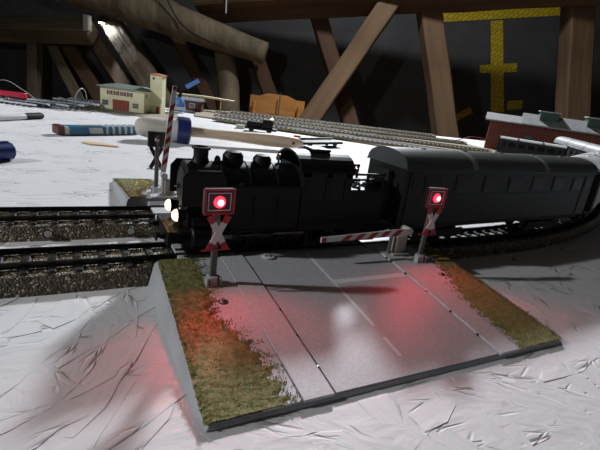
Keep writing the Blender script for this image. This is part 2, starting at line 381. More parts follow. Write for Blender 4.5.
# yellow tape on the roof membrane (strips just proud of the wall); corners given on the wall as (right, up)
def tape(c4, label, th=4.0):
    cu = sum(c[0] for c in c4)/4; cz = sum(c[1] for c in c4)/4
    loc = [(u-cu, -th, z-cz) for u, z in c4]; loc2 = [(x, 0.0, z) for x, y, z in loc]
    o = part('yellow_tape', MB().add(loc+loc2, [(0, 1, 2, 3), (7, 6, 5, 4), (0, 4, 5, 1), (1, 5, 6, 2), (2, 6, 7, 3), (3, 7, 4, 0)]), 'yellow_tape', None, att(cu, 3999, cz), (0, 0, -YAW))
    return tag(o, label, 'tape', 'yellow tape strips on the roof membrane')
tape([(940, 728), (921, 808), (1897, 980), (1921, 902)], 'wide band of yellow tape along the top of the dark membrane')
tape([(1323, 783), (1417, 802), (1618, 93), (1508, 79)], 'upright strip of yellow tape between the two squared posts')
tape([(1320, 441), (1619, 495), (1638, 426), (1335, 379)], 'short cross strip of yellow tape halfway down the upright strip', 6.0)
tape([(1200, 13), (1320, 97), (1358, 51), (1222, -44)], 'slanting scrap of yellow tape beside the left squared post')
tape([(1627, 187), (1750, 212), (1762, 138), (1638, 113)], 'small scrap of yellow tape just right of the upright strip foot')
tape([(1455, 47), (1533, 82), (1546, 33), (1481, 16)], 'smallest scrap of yellow tape just left of the upright strip foot')

def cable(name, pts, r, m, label, cat='cable'):
    P = [Vector(p) for p in pts]; Q = []
    for i in range(len(P)-1):                                   # Catmull-Rom
        p0, p1, p2, p3 = P[max(i-1, 0)], P[i], P[i+1], P[min(i+2, len(P)-1)]
        for k in range(6):
            t = k/6; Q.append(0.5*((2*p1)+(p2-p0)*t+(2*p0-5*p1+4*p2-p3)*t*t+(3*p1-p0-3*p2+p3)*t**3))
    Q.append(P[-1])
    return tag(part(name, MB().tube(Q, r, 6), m), label, cat)
cable('cable', [(560, 3330, 640), (610, 3335, 520), (690, 3330, 400), (780, 3280, 330), (900, 3230, 290)], 5, 'black_cable', 'thin black cable hanging down along the round log')
cable('cable', [(1000, 3300, 720), (1005, 3300, 600), (1012, 3310, 500)], 5, 'pale_board', 'thin pale cable hanging beside the left end of the tie beam')
cable('cable', [(1130, 3300, 700), (1080, 3310, 600), (1020, 3320, 510)], 4, 'black_cable', 'thin black cable slanting across the left end of the tie beam')

# chair standing behind the layout
t = thing('wooden_chair', 'orange-brown wooden chair whose curved back shows behind the far tracks', 'chair', (1250, 2800, -T0), rotz=math.pi-YAW)
bk = MB(); seg = 12; pf = []
for i in range(seg+1):
    u = -185+370*i/seg; yb = -14+22*(u/185)**2*-1
    top = 838 + (0 if abs(u) > 120 else 22*(0.5+0.5*math.cos(math.pi*max(0, abs(u)-70)/50 if abs(u) > 70 else 0)))
    pf.append((u, yb, 720+8*math.cos(u/60), top))
V = [];
for u, yb, z0, z1 in pf: V += [(u, yb, z0), (u, yb, z1), (u, yb+14, z1), (u, yb+14, z0)]
Fs = [(3, 2, 1, 0), tuple(range(seg*4, seg*4+4))]
for j in range(seg):
    for q in range(4): Fs.append((j*4+q, j*4+(q+1) % 4, j*4+4+(q+1) % 4, j*4+4+q))
part('backrest', bk.add(V, Fs), 'chair_wood', t)
part('seat', MB().box(-200, 200, -400, 0, 430, 455, 6), 'chair_wood', t)
for sx in (-1, 1):
    part('leg', MB().tube([(sx*170, -370, 0), (sx*165, -360, 430)], [14, 17], 8), 'chair_wood', t)
    part('leg', MB().tube([(sx*170, 40, 0), (sx*165, -5, 430), (sx*150, 6, 800)], [14, 17, 13], 8), 'chair_wood', t)
part('stretcher', MB().tube([(-166, -365, 200), (166, -365, 200)], 9, 6), 'chair_wood', t)
part('back_rod', MB().tube([(-18, 22, 700), (-18, 22, 872)], 4, 6), 'mast_grey', t)

# ------------------------------------------------------------------ the layout board
BPOLY = [(-900, -420), (2300, -420), (2300, 560), (1500, 960), (1220, 1010), (660, 1075), (380, 1200), (205, 1150), (60, 1020), (-250, 930), (-900, 800)]
board = thing('layout_board', 'large white painted chipboard that carries the model railway', 'board')
part('panel', MB().prism(BPOLY, -19, 0), 'painted_osb', board)
for (x, y) in ((-820, -340), (2200, -340), (2200, 480), (-820, 740), (380, 1080), (1100, 930)):
    part('leg', MB().box(x-30, x+30, y-30, y+30, -T0, -19, 3), 'board_edge', board)
part('rim', MB().box(-890, 2290, -400, -380, -100, -19), 'board_edge', board)
# raised wood strands of the board near the camera
rnd = random.Random(11)
def strand_mesh(k):
    ln, wd = rnd.uniform(24, 62), rnd.uniform(5, 13)
    n = 5; top = []; bot = []
    for i in range(n+1):
        u = -ln/2+ln*i/n; a = wd/2*(1 if 0 < i < n else rnd.uniform(0.25, 0.8))
        j0, j1 = rnd.uniform(-1, 1)*wd*.13, rnd.uniform(-1, 1)*wd*.13
        top.append(((u+rnd.uniform(-1.5, 1.5), -a+j0, rnd.uniform(0.08, 0.32)), (u+rnd.uniform(-1.5, 1.5), a+j1, rnd.uniform(-0.12, 0.14))))
    V = []; Fs = []
    for (p, q) in top: V += [p, q]
    for (p, q) in top: V += [(p[0], p[1]-.25, -0.6), (q[0], q[1]+.25, -0.6)]
    m = 2*(n+1)
    for i in range(n):
        Fs += [(2*i, 2*i+2, 2*i+3, 2*i+1), (m+2*i, 2*i+m+2, 2*i+2, 2*i), (2*i+1, 2*i+3, m+2*i+3, m+2*i+1)]
    Fs += [(0, 1, m+1, m), (2*n, m+2*n, m+2*n+1, 2*n+1)]
    return MB().add(V, Fs).mesh('strand')
SM = [strand_mesh(k) for k in range(30)]
for me in SM: me.materials.append(MATS['painted_osb'])
placed = 0
while placed < 300:
    x, y = rnd.uniform(-130, 430), rnd.uniform(15, 300)
    if x - 0.75*y > 260 and y < 90: continue
    if y > 186 and not (y < 190): 
        if not (x < 30 or x > 205) or 190 < y < 305: continue
    if 22 < x < 210 and 92 < y < 195:
        continue
    o = part('strand', SM[placed % 30], 'painted_osb', board, (x, y, 0.0), (0, 0, rnd.uniform(0, math.pi)))
    placed += 1

# ------------------------------------------------------------------ track
YA, GAP = 212.6, 64.3             # centre line of the front track, spacing to the rear one
XC = 235.0                         # where the curves begin
def path_pt(s, rad, y0):           # s along the centre line, 0 at XC
    if s <= 0: return XC+s, y0, 0.0
    a = s/rad; return XC+rad*math.sin(a), y0+rad*(1-math.cos(a)), a
SLEEPER = MB().box(-1.55, 1.55, -14.5, 14.5, 6.6, 8.4, 0.3).mesh('sleeper'); SLEEPER.materials.append(MATS['sleeper'])
CLIP = MB().box(-1.2, 1.2, -1.9, 1.9, 8.3, 9.0).mesh('clip'); CLIP.materials.append(MATS['sleeper'])
def track(rad, y0, s0, s1, label, ballast='ballast', extras=None):
    n = max(2, int(abs(s1-s0)/8)) if s1 > 0 else 2
    path = []
    for i in range(n+1):
        x, y, a = path_pt(s0+(s1-s0)*i/n, rad, y0); path.append((x, y, -math.sin(a), math.cos(a)))
    ox, oy = path[0][0], path[0][1]
    path = [(x-ox, y-oy, nx, ny) for x, y, nx, ny in path]
    t = thing('track_section', label, 'track', (ox, oy, 0), 0, 'ballasted track sections of the double line')
    part('ballast_bed', MB().sweep(path, [(-20, 0), (-19.4, 1.2), (-15.6, 7.0), (-14.6, 7.3), (14.6, 7.3), (15.6, 7.0), (19.4, 1.2), (20, 0)]), ballast, t)
    for o_ in (-8.25, 8.25):
        part('rail', MB().sweep(path, [(o_-1.1, 8.1), (o_-1.1, 8.6), (o_-0.35, 8.9), (o_-0.35, 9.7), (o_-0.6, 10.0), (o_-0.6, 10.6), (o_+0.6, 10.6), (o_+0.6, 10.0), (o_+0.35, 9.7), (o_+0.35, 8.9), (o_+1.1, 8.6), (o_+1.1, 8.1)]), 'rail', t)
    k = int((s1-s0)/10.4)
    st = MB()
    for i in range(k):
        s = s0+5.2+(s1-s0-10.4)*i/(k-1)
        x, y, a = path_pt(s, rad, y0)
        so = part('sleeper', SLEEPER, 'sleeper', t, (x-ox, y-oy, 0), (0, 0, a))
        for yy in (-8.25, 8.25): part('clip', CLIP, 'sleeper', so, (0, yy, 0))
        st.lathe([(0.9, 8.2), (0.7, 9.0), (0.0, 9.2)], (x-ox, y-oy, 0), 'z', 6)
    o = part('contact_studs', st, 'stud', t); o['kind'] = 'stuff'
    return t
RF, RB = 643.6, 579.3; YB = YA+GAP
XJ = 8.0
track(RF, YA, XJ-188-XC, XJ-XC, 'front straight track section at the left, nearest the camera')
track(RF, YA, XJ-XC, 0, 'front track section passing between the crossing ramps under the engine')
track(RF, YA, 0, RF*math.pi/6, 'front curved track section under the dark coach')
track(RF, YA, RF*math.pi/6, RF*math.pi*0.26, 'front curved track section at the far right under the second coach')
tb = track(RB, YB, XJ-188-XC, XJ-XC, 'rear straight track section at the left')
tb2 = track(RB, YB, XJ-XC, 0, 'rear track section passing behind the engine between the ramps')
track(RB, YB, 0, RB*math.pi/6, 'rear curved track section hidden behind the dark coach')
track(RB, YB, RB*math.pi/6, RB*math.pi*0.26, 'rear curved track section at the far right behind the coaches')
def button(parent, x):
    b_ = part('contact_button', MB().lathe([(2.6, -20.6), (2.6, -19.0), (2.0, -18.0)], (0, 0, 0), 'y', 16), 'hole_black', parent, (x, 0.0, 4.2))
    part('button_ring', MB().lathe([(1.2, -20.8), (1.9, -21.0), (1.9, -20.6), (1.2, -20.5)], (0, 0, 0), 'y', 16), 'foot_grey', b_)
button(tb, -11-(XJ-188)); button(tb2, 31-XJ)

# ------------------------------------------------------------------ level crossing: ramps, road panels
PX = 116.0; PD = 95.0
def rz(y):  # height of the ramp top, y = 0 at the track, -PD at the front
    t = (y+PD)/PD; return 1.9+10.6*(t*0.93+0.07*math.sin(math.pi*t*0.5)+0.035*math.sin(math.pi*t))
def strip(x0, x1, y0, y1, lift, thick=0.6, n=12, f=None):
    mb = MB(); V = []; Fs = []
    for i in range(n+1):
        y = y0+(y1-y0)*i/n; z = rz(y)+lift
        V += [(x0, y, z), (x1, y, z), (x1, y, z-thick), (x0, y, z-thick)]
    for i in range(n):
        for q in range(4): Fs.append((i*4+q, i*4+4+q, i*4+4+(q+1) % 4, i*4+(q+1) % 4))
    Fs += [(0, 1, 2, 3), (n*4+3, n*4+2, n*4+1, n*4)]
    return mb.add(V, Fs)
def make_ramp(label, loc, rotz, flip_colour):
    t = thing('crossing_ramp', label, 'ramp', loc, rotz, 'level crossing ramps')
    mb = MB(); V = []; Fs = []; n = 16
    for i in range(n+1):
        y = -PD+PD*i/n; z = rz(y); e = 1.5 if i else 3.0
        k = 3.2*z/12.5
        yt = y+(0.9 if i == 0 else 0); r = 1.6 if i == 0 else 0
        V += [(-85+r, y, 0), (-85+k*.8+r, y, max(0.9, z-1.2)), (-85+k+0.9+r, yt, z), (85-k-0.9-r, yt, z), (85-k*.8-r, y, max(0.9, z-1.2)), (85-r, y, 0)]
    for i in range(n):
        for q in range(6): Fs.append((i*6+q, i*6+6+q, i*6+6+(q+1) % 6, i*6+(q+1) % 6))
    Fs += [tuple(range(6)), tuple(range(n*6+5, n*6-1, -1))]
    part('ramp_body', mb.add(V, Fs), 'plate_grey', t)
    part('roadway', strip(-39.0, 40.2, -PD+1.0, -0.5, 0.35, 0.7), 'road', t)
    for s, a, b in ((-1, -51.5, -40.3), (1, 41.5, 53.0)):
        part('kerb_slab', strip(a, b, -PD+0.3, -0.5, 0.95, 1.2), 'concrete', t)
        part('verge_slab', strip(a-14 if s < 0 else b+0.5, a-0.5 if s < 0 else b+14, -PD+0.8, -0.5, 0.45, 0.7), 'concrete', t)
    for y0, y1 in ((-66, -3.5), (-84.5, -73.5)):
        part('centre_dash', strip(-5.0, -3.4, y0, y1, 0.42, 0.2, 8), 'marking', t)
    part('stop_line', strip(-4.2, 40.0, -33.5, -30.0, 0.41, 0.2, 3), 'marking', t)
    # screw cap, holes, small pegs along the joints
    cap = MB().lathe([(3.4, rz(-3)+0.3), (3.4, rz(-3)+0.8), (2.9, rz(-3)+1.0)], (-27, -3.6, 0), 'z', 20)
    c_ = part('screw_cap', cap, 'white_plastic', t)
    sc = MB()
    for k in range(4):
        a = k*math.pi/2+.4; sc.box(-27+1.6*math.cos(a)-.5, -27+1.6*math.cos(a)+.5, -3.6+1.6*math.sin(a)-.45, -3.6+1.6*math.sin(a)+.45, rz(-3)+0.95, rz(-3)+1.08)
    part('screw_slot', sc, 'hole_black', c_)
    for hx, hy in ((-61.3, -38), (63.3, -35)):
        z = rz(hy)
        part('screw_hole', MB().lathe([(2.0, z-0.4), (2.0, z+0.62), (1.6, z+0.66), (1.45, z+0.2)], (hx, hy, 0), 'z', 16), 'hole_black', t)
        part('screw', MB().lathe([(1.1, z+0.2), (1.0, z+0.7), (0.0, z+0.85)], (hx+0.55, hy-0.3, 0), 'z', 12), 'steel', t)
    for px in (-40.0, 40.9):
        for k in range(5):
            y = -14-k*17; part('peg', MB().lathe([(0.55, rz(y)), (0.5, rz(y)+0.95), (0, rz(y)+1.1)], (px, y, 0), 'z', 8), 'steel' if (k*7+int(px)) % 3 == 0 else 'hole_black', t)
    # flocked verges: a low turf layer and a fleece of tiny fibres
    rn = random.Random(5)
    def bound(side, y):             # inner limit of the turf
        j = 2.0*math.sin(y*0.9)+1.3*math.sin(y*2.3+1)
        if side < 0: return 55.5 + 8.5/(1+math.exp(-(y+63)/6)) + 4.0*math.exp(-((y+45)/9)**2) + j*0.8
        return 55.5 + 19.0*math.exp(-((y+14)/30)**2) + j*0.7
    for side in (-1, 1):
        mb = MB(); V = []; Fs = []; n = 62; cs = 7
        for i in range(n+1):
            y = -PD+0.6+(PD-1.0)*i/n; b = bound(side, y)+rn.uniform(-.8, .8)
            k = 3.2*rz(y)/12.5; out = 85-k-0.6
            for c in range(cs+1):
                x = b+(out-b)*c/cs
                V.append((side*x, y, rz(y)+0.50+(0.45 if 0 < c < cs else -0.25)*rn.uniform(0.4, 1.1)))
        for i in range(n):
            for c in range(cs): Fs.append((i*(cs+1)+c, i*(cs+1)+c+1, (i+1)*(cs+1)+c+1, (i+1)*(cs+1)+c))
        g = part('turf', mb.add(V, Fs), 'turf', t)
        fl = {'flock_green': MB(), 'flock_brown': MB()}
        for q in range(5200):
            y = -PD+rn.random()*(PD-0.4); b = bound(side, y)-2.8*abs(rn.gauss(0, 1))
            k = 3.2*rz(y)/12.5; x = b+rn.random()*(85-k-0.4-b)
            brown = (math.exp(-((y+42)/17)**2)*0.85*math.exp(-((x-60)/14)**2) if side < 0 else 0.92/(1+math.exp((-y-44)/6)))  # left brown patch is partly red signal light put into the fibre colour
            m_ = 'flock_brown' if rn.random() < brown else 'flock_green'
            a = rn.uniform(0, 6.28); ln = rn.uniform(0.5, 1.0); tl = rn.uniform(0.2, 0.8); w_ = 0.22
            z = rz(y)+0.45; X = side*x
            tx, ty = X+math.cos(a)*tl, y+math.sin(a)*tl
            fl[m_].add([(X-w_*math.sin(a), y+w_*math.cos(a), z), (X+w_*math.sin(a), y-w_*math.cos(a), z), (X+w_*math.cos(a), y+w_*math.sin(a), z), (tx, ty, z+ln)], [(0, 1, 3), (1, 2, 3), (2, 0, 3)])
        for m_, b_ in fl.items():
            o = part('grass_fibres', b_, m_, g); o['kind'] = 'stuff'
    return t
make_ramp('sloping grey road ramp with grassy verges in the foreground', (PX, 192.6, 0), 0, False)
make_ramp('rear road ramp beyond both tracks, mostly hidden by the engine', (2*PX-PX, YB+20, 0), math.pi, True)
def road_panel(y0, y1, label, z1=10.3, z0=7.3):
    t = thing('crossing_deck', label, 'deck', (PX, (y0+y1)/2, 0), 0, 'road decks at rail height')
    h = (y1-y0)/2
    part('roadway', MB().box(-39.0, 40.2, -h, h, z0, z1, 0.25), 'road', t)
    for a, b in ((-70, -40.3), (41.5, 70)): part('kerb_slab', MB().box(a, b, -h, h, z0, z1+0.4, 0.25), 'concrete', t)
road_panel(193.2, YA-10.2, 'narrow grey road panel between the ramp and the near rail')
road_panel(YA-6.2, YA+6.2, 'grey road panel between the rails under the engine', 9.9, 9.2)
road_panel(YA+10.2, YB-10.2, 'wide grey road panel between the two tracks', 10.3, 7.6)
road_panel(YB-6.2, YB+6.2, 'grey road panel between the rails of the rear track', 9.9, 9.2)
road_panel(YB+10.2, YB+19.4, 'narrow grey road panel between rear track and rear ramp')

# ------------------------------------------------------------------ crossing signals and barriers
def make_signal(label, loc, rotz, lit, aim=None, tilt=0.0, power=0.017):
    t = thing('crossing_signal', label, 'signal', loc, rotz, 'level crossing warning signals')
    t.rotation_euler = (0, tilt, rotz)
    ft = part('foot', MB().lathe([(3.4, 0), (3.4, 0.6), (2.9, 0.9), (2.7, 4.2), (1.5, 4.6)], (0, 0, 0), 'z', 14), 'foot_grey', t)
    for sx in (-1, 1): part('foot_rib', MB().box(sx*2.9-0.5, sx*2.9+0.5, -2.9, 0.4, 0, 3.9, 0.15), 'foot_grey', ft)
    part('mast', MB().box(-1.35, 1.35, -1.0, 1.0, 3.6, 41.5, 0.3), 'mast_grey', t)
    part('lamp_box', MB().box(-6.4, 6.4, -1.9, 0.9, 32.9, 43.5, 0.4), 'signal_face', t)
    if lit:
        fr = MB()
        for a in (rect(-6.6, 6.6, 32.7, 33.5), rect(-6.6, 6.6, 42.9, 43.7), rect(-6.6, -5.8, 33.5, 42.9), rect(5.8, 6.6, 33.5, 42.9)): fr.prism_y(a, -2.2, -1.8)
        part('red_frame', fr, 'signal_red', t)
        fr = MB()
        for a in (rect(-4.9, 4.9, 34.4, 34.7), rect(-4.9, 4.9, 41.7, 42.0), rect(-4.9, -4.6, 34.7, 41.7), rect(4.6, 4.9, 34.7, 41.7)): fr.prism_y(a, -2.1, -1.85)
        part('white_outline', fr, 'signal_white', t)
        le = part('red_lens', MB().lathe([(2.5, -1.9), (2.45, -2.3), (1.8, -3.1), (0.8, -3.5), (0, -3.6)], (0.0, 0, 38.1), 'y', 16), 'led_red', t)
        part('lens_core', MB().lathe([(1.4, -3.3), (0.8, -3.65), (0, -3.85)], (0.0, 0, 38.1), 'y', 12), 'led_core', le)
    else:
        part('lens', MB().lathe([(1.8, 0.8), (1.8, 1.4), (1.2, 2.2), (0, 2.5)], (0.4, 0, 38.2), 'y', 14), 'led_off', t)
    # St Andrew's cross, its arms red at the ends
    for sg in (-1, 1):
        c_, s_ = math.cos(sg*1.09), math.sin(sg*1.09)
        def bar(u0, u1, y0, y1, h=1.35):
            P = [(u0, -h), (u1, -h), (u1, h), (u0, h)]
            return MB().prism_y([(c_*u-s_*v, 24.9+s_*u+c_*v) for u, v in P], y0, y1)
        yo = -2.2-0.5*(sg > 0)
        ar = part('cross_arm', bar(-5.0, 5.0, yo-0.55, yo), 'signal_white' if lit else 'signal_face', t)
        for u0, u1 in ((-8.5, -5.0), (5.0, 8.5)):
            part('red_end', bar(u0, u1, yo-0.6, yo), 'signal_red' if lit else 'signal_face', ar)
    part('cross_bracket', MB().box(-6.4, 6.4, -1.9, -1.2, 16.7, 17.3).box(-1.7, 1.7, -2.2, -1.0, 21, 28), 'signal_red' if lit else 'signal_face', t)
    if lit:
        def lamp(nm, typ, e, off, ang=None, bl=1.0, rad=0.0012, to=None):
            l = bpy.data.lights.new(nm, typ); l.energy = e; l.color = (1.0, 0.05, 0.07); l.shadow_soft_size = rad
            o = bpy.data.objects.new(nm, l); COL.objects.link(o); o.parent = t; o.location = Vector(off)*S
            if ang: 
                l.spot_size, l.spot_blend = ang, bl
                o.rotation_euler = Vector(to or aim).to_track_quat('-Z', 'Y').to_euler()
        lamp('signal_led_spot', 'SPOT', power, (0.0, -4.6, 37.7), 0.62, 1.0)
        lamp('signal_led_glow', 'SPOT', 0.045, (0.0, -4.8, 37.7), 2.5, 0.7, 0.0012, (-0.15, -1, -0.5))
    return t
make_signal('glowing red crossing signal on the left side of the front ramp', (54, 169, rz(169-192.6)-0.1), 0.06, True, (-15, -27, -39), 0.0, 0.085)
make_signal('glowing red crossing signal on the right side of the front ramp', (176, 173.5, rz(173.5-192.6)-0.1), 0.02, True, (-36, -30, -42), 0.035)
make_signal('unlit crossing signal seen from behind, on the rear ramp at the left', (55, 318, rz(-20)-0.1), math.pi, False)

def make_barrier(label, loc, rotz, angle, n_str, ln, mstyle):
    t = thing('crossing_barrier', label, 'barrier', loc, rotz, 'level crossing half barriers')
    part('base_plate', MB().box(-6, 6, -4, 4, 0, 1.2, 0.3), 'clear_grey', t)
    part('drive_post', MB().box(-4.0, 3.0, -2.0, 2.6, 1.0, 11.5, 0.7).box(0.6, 4.6, -1.6, 1.6, 1.0, 15.2, 0.8), 'clear_grey', t)
    part('guide_strut', MB().box(-7.4, -6.2, -1.0, 1.0, 0.5, 12.0, 0.2), 'mast_grey', t)
    part('pivot', MB().lathe([(2.2, -3.4), (2.2, 3.0)], (3.2, 0, 14.2), 'y', 16), 'white_plastic', t)
    c_, s_ = math.cos(angle), math.sin(angle)
    def tr(P): return [(3.2-(c_*u-s_*v), 14.2+s_*u+c_*v) for u, v in P]
    am = part('barrier_arm', MB().prism_y(tr([(-1.5, -1.6), (ln*.2, -1.9), (ln, -1.35), (ln, 1.35), (ln*.2, 1.9), (-1.5, 1.6)]), -3.2, -2.2), 'white_plastic', t)
    for k in range(n_str):
        u = ln*(0.135+0.81*k/(n_str-0.4)); w2 = ln*0.81/(n_str-0.4)*0.26; h = 1.9-0.5*u/ln+0.06; sl = 1.8
        if k == n_str-1: part('red_stripe', MB().prism_y(tr([(ln-3.0, -1.25), (ln-.3, -1.25), (ln-.3, 1.25), (ln-3.0, 1.25)]), -3.28, -2.12), 'signal_red', am)
        else: part('red_stripe', MB().prism_y(tr([(u-w2-sl+1.0, h*.93), (u+w2-sl+1.0, h*.93), (u+w2+sl+1.0, -h*.93), (u-w2+sl+1.0, -h*.93)]), -3.28, -2.12), 'signal_red', am)
    return t
make_barrier('lowered red and white barrier arm across the front ramp', (168, 183, rz(-10)+0.6), 0.0, math.radians(-2.5), 6, 58, 0)
make_barrier('raised red and white barrier arm on the rear ramp', (61, 306, rz(-10)+0.6), math.pi, math.radians(84.5), 7, 60, 0)
cable('wire', [(37, 330, 0.8), (40, 336, 4), (44, 342, 9), (47, 352, 10.5), (52, 350, 10.8), (54, 340, 11.5)], 0.5, 'yellow_wire', 'thin yellow wire curling over the rear ramp edge', 'wire')

# ------------------------------------------------------------------ steam engine (x from front buffer beam to the rear, z from rail head)
eng = thing('steam_engine', 'black tank steam engine with lit headlamps passing the crossing', 'locomotive', (40.0, YA, 10.6))
B = 'loco_black'
part('running_board', MB().box(2, 125, -14.5, 14.5, 12.2, 13.6, 0.3), B, eng)
part('frame', MB().box(3, 124, -5.5, 5.5, 4, 12.3, 0.3), 'loco_dark', eng)
for x0, x1 in ((0, 2.2), (123.5, 125.0)):
    part('buffer_beam', MB().box(x0, x1, -14.5, 14.5, 6.5, 13.6, 0.3), 'loco_dark', eng)
for xs, sg in ((0, -1),):
    for y in (-9.5, 9.5):
        part('buffer', MB().lathe([(1.5, xs), (1.5, xs+sg*2.2), (0.8, xs+sg*2.3), (0.8, xs+sg*3.8), (2.4, xs+sg*3.9), (2.2, xs+sg*4.6), (0, xs+sg*4.9)], (0, y, 10.2), 'x', 12), B, eng)
part('coupling', MB().box(-4, 0.5, -1.5, 1.5, 6.0, 8.2, 0.3), 'loco_dark', eng)
bo = part('boiler', MB().lathe([(0, 7.6), (5, 8.0), (9.5, 8.8), (11.2, 9.4), (11.6, 9.6), (12.8, 9.7), (12.8, 26), (13.2, 26.1), (13.2, 70)], (0, 0, 32.5), 'x', 32), B, eng)
for x in (26, 40, 55): part('boiler_band', MB().lathe([(13.3, x), (13.55, x+0.1), (13.55, x+1.3), (13.3, x+1.4)], (0, 0, 32.5), 'x', 32), 'loco_dark', bo)
dr = part('smokebox_door', MB().lathe([(0, 6.4), (1.2, 6.5), (1.4, 7.2), (9.6, 8.4), (9.9, 9.0)], (0, 0, 32.5), 'x', 24), 'loco_dark', eng)
part('door_handle', MB().tube([(6.2, -3, 33.5), (6.2, 3, 31.5)], 0.35, 6), 'rod_steel', dr)
part('smokebox_saddle', MB().prism_x([(-8, 13.5), (8, 13.5), (6, 22), (-6, 22)], 11, 24), B, eng)
part('chimney', MB().lathe([(5.5, 43.5), (4.2, 45.5), (3.6, 47.5), (3.7, 51.0), (4.6, 51.3), (4.6, 52.4), (3.4, 52.5), (3.2, 49)], (17.5, 0, 0), 'z', 20), B, eng)
part('steam_dome', MB().lathe([(6.4, 43), (5.4, 45.5), (5.2, 49), (3.8, 50.8), (0, 51.6)], (34, 0, 0), 'z', 20), B, eng)
part('sand_dome', MB().lathe([(6.0, 43), (5.0, 45), (4.8, 48), (3.5, 49.6), (0, 50.2)], (50, 0, 0), 'z', 20), B, eng)
part('whistle', MB().lathe([(0.7, 44), (0.7, 48), (1.0, 48.2), (1.0, 50), (0, 50.6)], (61, 3, 0), 'z', 8), 'rod_steel', eng)
part('bell', MB().lathe([(1.8, 45.5), (1.5, 47.2), (0.7, 48.3), (0, 48.6)], (26, 0, 0), 'z', 10), 'rod_steel', eng)
for sg in (-1, 1):
    tk = part('side_tank', MB().box(30, 68, min(sg*8, sg*15.2), max(sg*8, sg*15.2), 13.6, 36.5, 0.6), B, eng)
    part('tank_filler', MB().lathe([(2.0, 36.4), (2.0, 37.6), (0, 37.9)], (36, sg*12, 0), 'z', 10), 'loco_dark', tk)
    for x in (42, 55): part('tank_step', MB().tube([(x, sg*15.3, 18), (x, sg*16, 18), (x, sg*16, 31), (x, sg*15.3, 31)], 0.3, 5), 'loco_dark', tk)
    part('handrail', MB().tube([(10, sg*13.6, 35), (29, sg*13.8, 35)], 0.35, 6), 'rod_steel', eng)
    part('smoke_deflector', MB().prism_y([(6, 26), (27, 26), (27, 40), (24, 43.5), (9, 43.5), (6, 40)], sg*14.2-0.35, sg*14.2+0.35), B, eng)
    cy = part('cylinder', MB().lathe([(2, 11), (4.6, 11.3), (5.2, 12), (5.2, 25), (4.6, 25.7), (1.4, 26), (1.4, 27)], (0, sg*13.2, 10.0), 'x', 18), B, eng)
    part('valve_chest', MB().lathe([(2.6, 12), (2.6, 25)], (0, sg*12.0, 17.2), 'x', 14), B, cy)
    # driving and carrying wheels
    def wheel(x, r, nsp):
        mb = MB(); y0 = sg*7.4
        prof = [(r-1.3, 0), (r+0.7, 0), (r+0.7, 0.7), (r, 0.8), (r, 2.3), (r-1.3, 2.3)]
        mb.lathe([(a, b*sg) for a, b in prof]+[(prof[0][0], 0)], (x, y0, r), 'y', 24)
        mb.lathe([(1.7, 0), (1.7, 2.6*sg)], (x, y0, r), 'y', 12)
        for k in range(nsp):
            a = 2*math.pi*k/nsp+0.2; c0, s0 = math.cos(a), math.sin(a); h = 0.4
            P = [(1.2, -h), (r-1.0, -h), (r-1.0, h), (1.2, h)]
            mb.prism_y([(x+c0*u-s0*v, r+s0*u+c0*v) for u, v in P], min(y0+.5*sg, y0+1.7*sg), max(y0+.5*sg, y0+1.7*sg))
        return part('driving_wheel' if r > 6 else 'carrying_wheel', mb, 'wheel_black', eng)
    for x in (35, 52.5, 70): wheel(x, 8.2, 12)
    wheel(16, 5.2, 8); wheel(92, 5.2, 8)
    yr = sg*11.2
    a = 0.6 if sg < 0 else 2.2; cx, cz = 3.4*math.cos(a), 3.4*math.sin(a)
    part('coupling_rod', MB().box(33.5+cx, 71.5+cx, min(yr, yr+sg), max(yr, yr+sg), 7.4+cz, 9.0+cz, 0.3), 'rod_steel', eng)
    part('connecting_rod', MB().tube([(30, yr+sg*1.6, 10.0), (52.5+cx, yr+sg*1.6, 8.2+cz)], [0.75, 0.9], 8), 'rod_steel', eng)
    part('crosshead', MB().box(26, 32, min(yr+sg*.6, yr+sg*3), max(yr+sg*.6, yr+sg*3), 8.6, 11.4, 0.3).tube([(25, yr+sg*2, 10), (44, yr+sg*2, 13.0)], 0.4, 6), 'rod_steel', eng)
    part('valve_rod', MB().tube([(25, sg*12, 17.2), (40, sg*12.2, 16.4), (45, yr+sg*2, 11), (52.5+cx, yr+sg*2.2, 8.2+cz)], 0.5, 6), 'rod_steel', eng)
    part('cab_steps', MB().box(84, 90, min(sg*12, sg*15), max(sg*12, sg*15), 4.0, 4.7).box(84, 90, min(sg*12, sg*15), max(sg*12, sg*15), 8.2, 8.9).box(86.5, 87.3, min(sg*12, sg*13), max(sg*12, sg*13), 4, 12.5), 'loco_dark', eng)
    # lit headlamps
    lm = part('headlamp', MB().lathe([(0.8, 6.9), (2.6, 6.4), (3.0, 3.2), (3.3, 2.6), (3.3, 2.2)], (3.0, sg*8.6, 20.2), 'x', 16), B, eng)
    part('lamp_glass', MB().lathe([(3.0, 2.3), (2.7, 1.2), (1.7, 0.2), (0, -0.2)], (3.0, sg*8.6, 20.2), 'x', 16), 'lamp_glow', lm)
    part('lamp_stand', MB().box(6.4, 8.0, sg*8.6-0.8, sg*8.6+0.8, 13.5, 18.2), B, lm)
    l = bpy.data.lights.new('headlamp_light', 'SPOT'); l.energy = 0.006; l.color = (1, 0.66, 0.34); l.spot_size = 1.8; l.spot_blend = 1; l.shadow_soft_size = 0.002
    lo = bpy.data.objects.new('headlamp_light', l); COL.objects.link(lo); lo.parent = eng; lo.location = Vector((1.8, sg*8.6, 20.2))*S
    lo.rotation_euler = Vector((-1, 0, -0.25)).to_track_quat('-Z', 'Y').to_euler()
    # cab side with window opening
    ya, yb2 = min(sg*14.4, sg*15.6), max(sg*14.4, sg*15.6)
